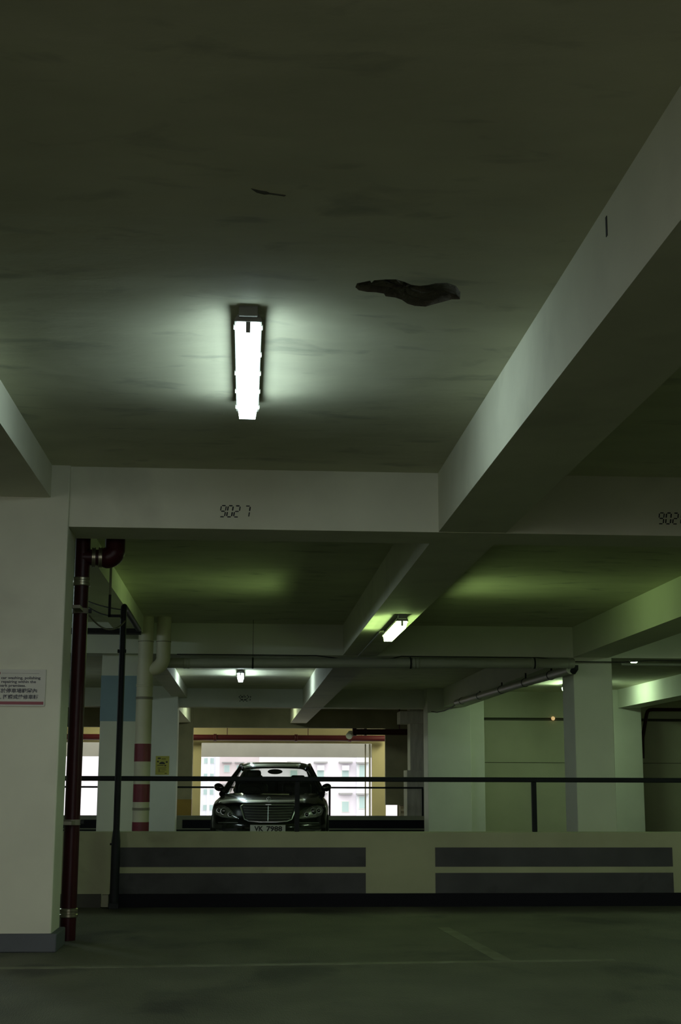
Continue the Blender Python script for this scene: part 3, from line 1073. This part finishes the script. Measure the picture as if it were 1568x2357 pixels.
patch('rear_window', rw, 12, 8, GLASSD, car)
for sgn in (-1, 1):
    # A pillar, roof rail, C pillar: flattened tubes
    def pil(name, pts, rad):
        bm = bmesh.new()
        tube_bm(bm, [(sgn * x, y, z) for x, y, z in pts], rad, 10)
        smooth_obj(name, bm, CARP, car, 60)
    pil('windscreen_pillar', [(.80, 1.50, .955), (.775, 1.66, 1.0), (.66, 2.03, 1.215), (.575, 2.36, 1.365), (.565, 2.50, 1.41)], [.05, .044, .036, .034, .034])
    pil('roof_rail', [(.555, 2.36, 1.385), (.57, 2.6, 1.42), (.58, 3.1, 1.435), (.57, 3.6, 1.415), (.54, 3.95, 1.36)], .032)
    pil('rear_pillar', [(.54, 3.9, 1.375), (.62, 4.2, 1.22), (.74, 4.55, 1.0)], [.04, .07, .09])
    pil('door_pillar', [(.83, 2.75, .96), (.585, 2.8, 1.42)], .03)

    def sw(y0, y1, t0, t1):
        def f(u, v):
            yb = y0 + (y1 - y0) * u
            yt = t0 + (t1 - t0) * u
            return (sgn * (.845 + (.585 - .845) * v + .02 * math.sin(PI * v)), yb + (yt - yb) * v, .96 + (1.41 - .96) * v)
        return f
    patch('side_window', sw(1.75, 2.72, 2.45, 2.78), 6, 5, GLASSD, car)
    patch('side_window', sw(2.78, 4.3, 2.82, 3.85), 6, 5, GLASSD, car)
    # door mirror
    bm = bmesh.new()
    bmesh.ops.create_uvsphere(bm, u_segments=16, v_segments=10, radius=1.0)
    for v in bm.verts:
        x, y, z = v.co
        k = 1.0 - .22 * (x > 0) * x - .10 * (z < 0) * -z
        v.co = (x * .082, y * .06 - .02 * x, z * .068 * k + .012 * (x < 0) * (-x))
    if sgn < 0:
        for v in bm.verts:
            v.co.x = v.co.x
    for v in bm.verts:
        v.co.x = sgn * (-v.co.x) if True else v.co.x
        v.co += Vector((sgn * .868, 1.72, 1.058))
    mo = smooth_obj('door_mirror', bm, CARP, car, 80)
    bm = bmesh.new()
    tube_bm(bm, [(sgn * .74, 1.74, .985), (sgn * .80, 1.73, 1.0), (sgn * .85, 1.72, 1.02)], [.03, .024, .02], 8)
    smooth_obj('mirror_arm', bm, CARP, mo, 60)

# fascia details: thin shapes that follow the nose
def skin_poly(name, poly, off, material, parent, thick=.012, cx=None, cz=None, rings=(1.0, .75, .45, .1)):
    bm = bmesh.new()
    cx = sum(p[0] for p in poly) / len(poly) if cx is None else cx
    cz = sum(p[1] for p in poly) / len(poly) if cz is None else cz
    R = []
    for i, r in enumerate(rings):
        R.append([bm.verts.new((cx + (x - cx) * r, fsurf(cx + (x - cx) * r, cz + (z - cz) * r, off + (.01 * (1 - r * r))), cz + (z - cz) * r)) for x, z in poly])
    edge = [bm.verts.new((x, fsurf(x, z, off - thick), z)) for x, z in poly]
    k = len(poly)
    for a, b in zip([edge] + R, R):
        for i in range(k):
            bm.faces.new((a[i], a[(i + 1) % k], b[(i + 1) % k], b[i]))
    bm.faces.new(R[-1])
    return smooth_obj(name, bm, material, parent, 40)


def skin_bar(name, pts, r, off, material, parent, n=8):
    return tube(name, [(x, fsurf(x, z, off), z) for x, z in pts], r, material, parent, n)


def dense(poly, k=4):
    out = []
    for i in range(len(poly)):
        a, b = poly[i], poly[(i + 1) % len(poly)]
        for j in range(k):
            t = j / k
            out.append((a[0] + (b[0] - a[0]) * t, a[1] + (b[1] - a[1]) * t))
    return out


GT, GB, GZ1, GZ0 = .415, .335, .812, .562
gpoly = dense([(-GT + .03, GZ1), (GT - .03, GZ1), (GT, GZ1 - .02), (GT - .005, GZ1 - .05), (GB + .015, GZ0 + .04), (GB - .05, GZ0 + .012), (.12, GZ0), (-.12, GZ0), (-GB + .05, GZ0 + .012), (-GB - .015, GZ0 + .04), (-GT + .005, GZ1 - .05), (-GT, GZ1 - .02)], 3)
gr = skin_poly('grille', gpoly, .008, CARK, car, thick=.03)
skin_bar('grille_frame', gpoly + [gpoly[0]], .013, .018, CHROME, gr)
for i in range(5):
    z = .775 - .040 * i
    w = GT + (GB - GT) * ((GZ1 - z) / (GZ1 - GZ0)) - .025
    skin_bar('slat', [(-w + 2 * w * j / 12, z - .006 * (1 - (2 * j / 12 - 1) ** 2)) for j in range(13)], .0065, .020, CHROME, gr)
skin_bar('centre_bar', [(0, .80), (0, .575)], .006, .022, CHROME, gr)
bm = bx(bmesh.new(), -.045, .045, fsurf(0, .815, .035), fsurf(0, .815, -.01), .806, .824, .005)
obj('grille_badge', bm, CHROME, gr)
# bonnet star: ring with three spokes on a stalk
bm = bmesh.new()
cz, cy_ = .895, .23
tube_bm(bm, [(.030 * math.cos(2 * PI * k / 16), cy_, cz + .030 * math.sin(2 * PI * k / 16)) for k in range(17)], .0035, 6)
for k in range(3):
    a = PI / 2 + k * 2 * PI / 3
    tube_bm(bm, [(0, cy_, cz), (.030 * math.cos(a), cy_, cz + .030 * math.sin(a))], [.006, .002], 6)
tube_bm(bm, [(0, cy_, .845), (0, cy_, cz - .028)], .005, 6)
smooth_obj('bonnet_star', bm, CHROME, car)

for sgn in (-1, 1):
    hp = [(.825, .735), (.80, .785), (.74, .803), (.665, .795), (.60, .762), (.54, .71), (.475, .645), (.440, .606), (.50, .604), (.60, .612), (.70, .622), (.80, .66)]
    hp = [(sgn * x, z) for x, z in hp]
    hl = skin_poly('headlight', dense(hp, 2), .006, LENSM, car, thick=.03)
    for (cxl, czl, rr_) in ((.675, .712, .046), (.575, .668, .030), (.755, .725, .030)):
        bm = bmesh.new()
        ye = fsurf(cxl, czl, .026)
        tube_bm(bm, [(sgn * cxl, ye + .03, czl), (sgn * cxl, ye, czl), (sgn * cxl, ye - .008, czl)], [rr_, rr_, rr_ * .6], 16)
        smooth_obj('projector', bm, LENSD, hl, 50)
        tube('projector_ring', [(sgn * cxl + rr_ * 1.08 * math.cos(2 * PI * k / 20), ye + .002, czl + rr_ * 1.08 * math.sin(2 * PI * k / 20)) for k in range(21)], .005, CHROME, hl, 6)
    skin_bar('indicator_strip', [(sgn * .46, .612), (sgn * .58, .618), (sgn * .70, .628)], .007, .018, CHROME, hl)
    # bumper: chrome strip, lower intake, fog lamp
    skin_bar('bumper_strip', [(sgn * x, .548 - .012 * (x - .45)) for x in (.45, .55, .65, .72, .76)], .008, .004, CHROME, car)
    skin_poly('side_intake', dense([(sgn * x, z) for x, z in ((.42, .30), (.76, .34), (.78, .45), (.46, .47))], 2), .003, CARK, car, thick=.015)
    fg = skin_poly('fog_lamp', dense([(sgn * x, z) for x, z in ((.60, .395), (.78, .40), (.80, .45), (.70, .435))], 2), .010, LENSM, car, thick=.02)
    # wheels
    for sy in (.88, 4.05):
        bm = bmesh.new()
        tube_bm(bm, [(sgn * .68, sy, .335), (sgn * .70, sy, .335), (sgn * .89, sy, .335), (sgn * .905, sy, .335)], [.31, .335, .335, .31], 28)
        wh = smooth_obj('wheel', bm, TYRE, car, 50)
        bm = bmesh.new()
        tube_bm(bm, [(sgn * .88, sy, .335), (sgn * .91, sy, .335)], [.235, .225], 24)
        smooth_obj('rim', bm, RIM, wh, 50)
skin_poly('lower_intake', dense([(-.38, .24), (.38, .24), (.40, .38), (-.40, .38)], 3), .002, CARK, car, thick=.015)

# number plate
npx = -.0
pl = box('number_plate', -.262, .262, 0, .014, -.058, .058, PLATEM, car, .004)
pl.location = (npx, -.022, .462)
text('registration', 'VK', .098, (-.195, -.0015, 0), CARK, pl, width=.135, bold=.0034)
text('registration', '7988', .098, (-.022, -.0015, 0), CARK, pl, width=.235, bold=.0034)
box('plate_holder', -.27, .27, .012, .03, -.064, .066, CARK, pl, .004)

# cabin
box('dashboard', -.72, .72, 1.52, 2.05, .70, .965, CARI, car, .03)
for sgn in (-1, 1):
    st = box('front_seat', sgn * .37 - .25, sgn * .37 + .25, 2.70, 2.90, .45, 1.13, CARI, car, .06)
    hz = 1.345 if sgn < 0 else 1.245
    box('headrest', sgn * .37 - .13, sgn * .37 + .13, 2.74, 2.86, hz - .2, hz, CARI, st, .04)
    rs_ = box('rear_seat', sgn * .35 - .375, sgn * .35 + .375, 3.52, 3.78, .45, 1.235, CARI, car, .05)
    box('headrest', sgn * .37 - .12, sgn * .37 + .12, 3.58, 3.70, 1.16, 1.265, CARI, rs_, .03)
box('cabin_floor', -.80, .80, 1.6, 4.3, .30, .45, CARI, car)
box('parcel_shelf', -.70, .70, 3.85, 4.50, .93, .985, CARI, car)
bm = bmesh.new()
bmesh.ops.create_uvsphere(bm, u_segments=16, v_segments=8, radius=1)
for v in bm.verts:
    v.co = (v.co.x * .125, v.co.y * .03, v.co.z * .042)
    v.co += Vector((.02, 2.18, 1.315))
smooth_obj('rear_view_mirror', bm, CARK, car, 80)
bm = bmesh.new()
tube_bm(bm, [(-.37 + .19 * math.cos(2 * PI * k / 20), 2.10 + .06 * math.sin(2 * PI * k / 20), .93 + .17 * math.sin(2 * PI * k / 20)) for k in range(21)], .015, 8)
smooth_obj('steering_wheel', bm, CARI, car)
for sgn in (-1, 1):
    tube('wiper', [(sgn * .05 - .3, 1.40, .985), (sgn * .05 + .28, 1.36, .995)], .008, CARK, car, 6)

# ------------------------------------------------------------------ outside: street and apartment houses across it
struct(box('street_ground', -400, 400, -400, 700, -16, -15, ROAD), 'street level far below the car park', 'ground')


def building(x0, x1, y, depth, z0, z1, material, label):
    b = empty('apartment_building', (x0, y, z0))
    tag(b, label, 'building')
    box('wall', 0, x1 - x0, 0, depth, 0, z1 - z0, material, b)
    return b


def fwindow(b, x0, x1, z0, z1, y, hood=None):
    ox, oz = b.location.x, b.location.z
    f = box('window', x0 - ox - .06, x1 - ox + .06, -.08, .02, z0 - oz - .06, z1 - oz + .06, WHITEF, b)
    box('pane', x0 - ox, x1 - ox, -.10, -.07, z0 - oz, z1 - oz, FPANE, f)
    if hood:
        box('window_hood', x0 - ox - .3, x1 - ox + .3, -.55, .02, hood - oz, hood - oz + .14, FHOOD, f)


G = 'window coolers on the pink white apartment house'
BR = building(1.4, 9.57, 120, 14, -15, 34, FAC1, 'pink white apartment house seen right of the car')
for fl in range(-4, 9):
    zz = fl * 2.62
    for cxw in (4.2, 6.5, 8.64):
        fwindow(BR, cxw - .28, cxw + .28, zz - .95 - .35, zz - .48 + .02, 120, hood=zz + .17 - .02)
        if fl == 1 and cxw > 5:
            a = tag(empty('cooler', (cxw, 119.50, zz - .30)),
                    'white window cooler under the hood next to the cool white window bay' if cxw > 8 else
                    'white window cooler under the hood just beyond the car roof', 'cooler', G)
            box('case', -.30, .30, 0, .40, -.16, .26, FAC_AC, a, .02)
BB = building(9.57, 10.75, 119.4, 14, -15, 34, FAC4, 'narrow cool white window bay beside the pink white apartment house')
for fl in range(-4, 9):
    zz = fl * 2.62
    fwindow(BB, 9.80, 10.25, zz - 1.0, zz - .02, 119.4, hood=zz + .12)
building(10.75, 30, 123, 14, -15, 34, FAC1, 'wide apartment wall mostly hidden by the right window jamb')
BT = building(-16, -3.3, 250, 20, -15, 60, FAC2, 'pale grey tower with paired small windows left of the car')
for fl in range(-4, 14):
    zz = fl * 2.72
    for cxw in (-13.2, -12.2, -9.9, -8.9, -6.9, -5.8):
        fwindow(BT, cxw - .3, cxw + .3, zz - 1.0, zz - .1, 250)
for xx in (-7.9, -6.35, -4.9):
    box('rib', xx + 16 - .22, xx + 16 + .22, -.5, .02, 0, 74, mat('facade_rib', (.86, .87, .92), .9), BT)
BM = building(-3.4, 2.4, 190, 20, -15, 60, FAC3, 'rose grey apartment house behind the roof of the car')
for fl in range(-4, 14):
    zz = fl * 2.9 + .6
    for cxw in (-2.4, -.7, 1.0):
        fwindow(BM, cxw - .35, cxw + .35, zz - 1.0, zz - .1, 190, hood=zz + .2)
building(-60, -16, 150, 14, -15, 40, FAC1, 'bright plain apartment wall seen past the red fire pipe')
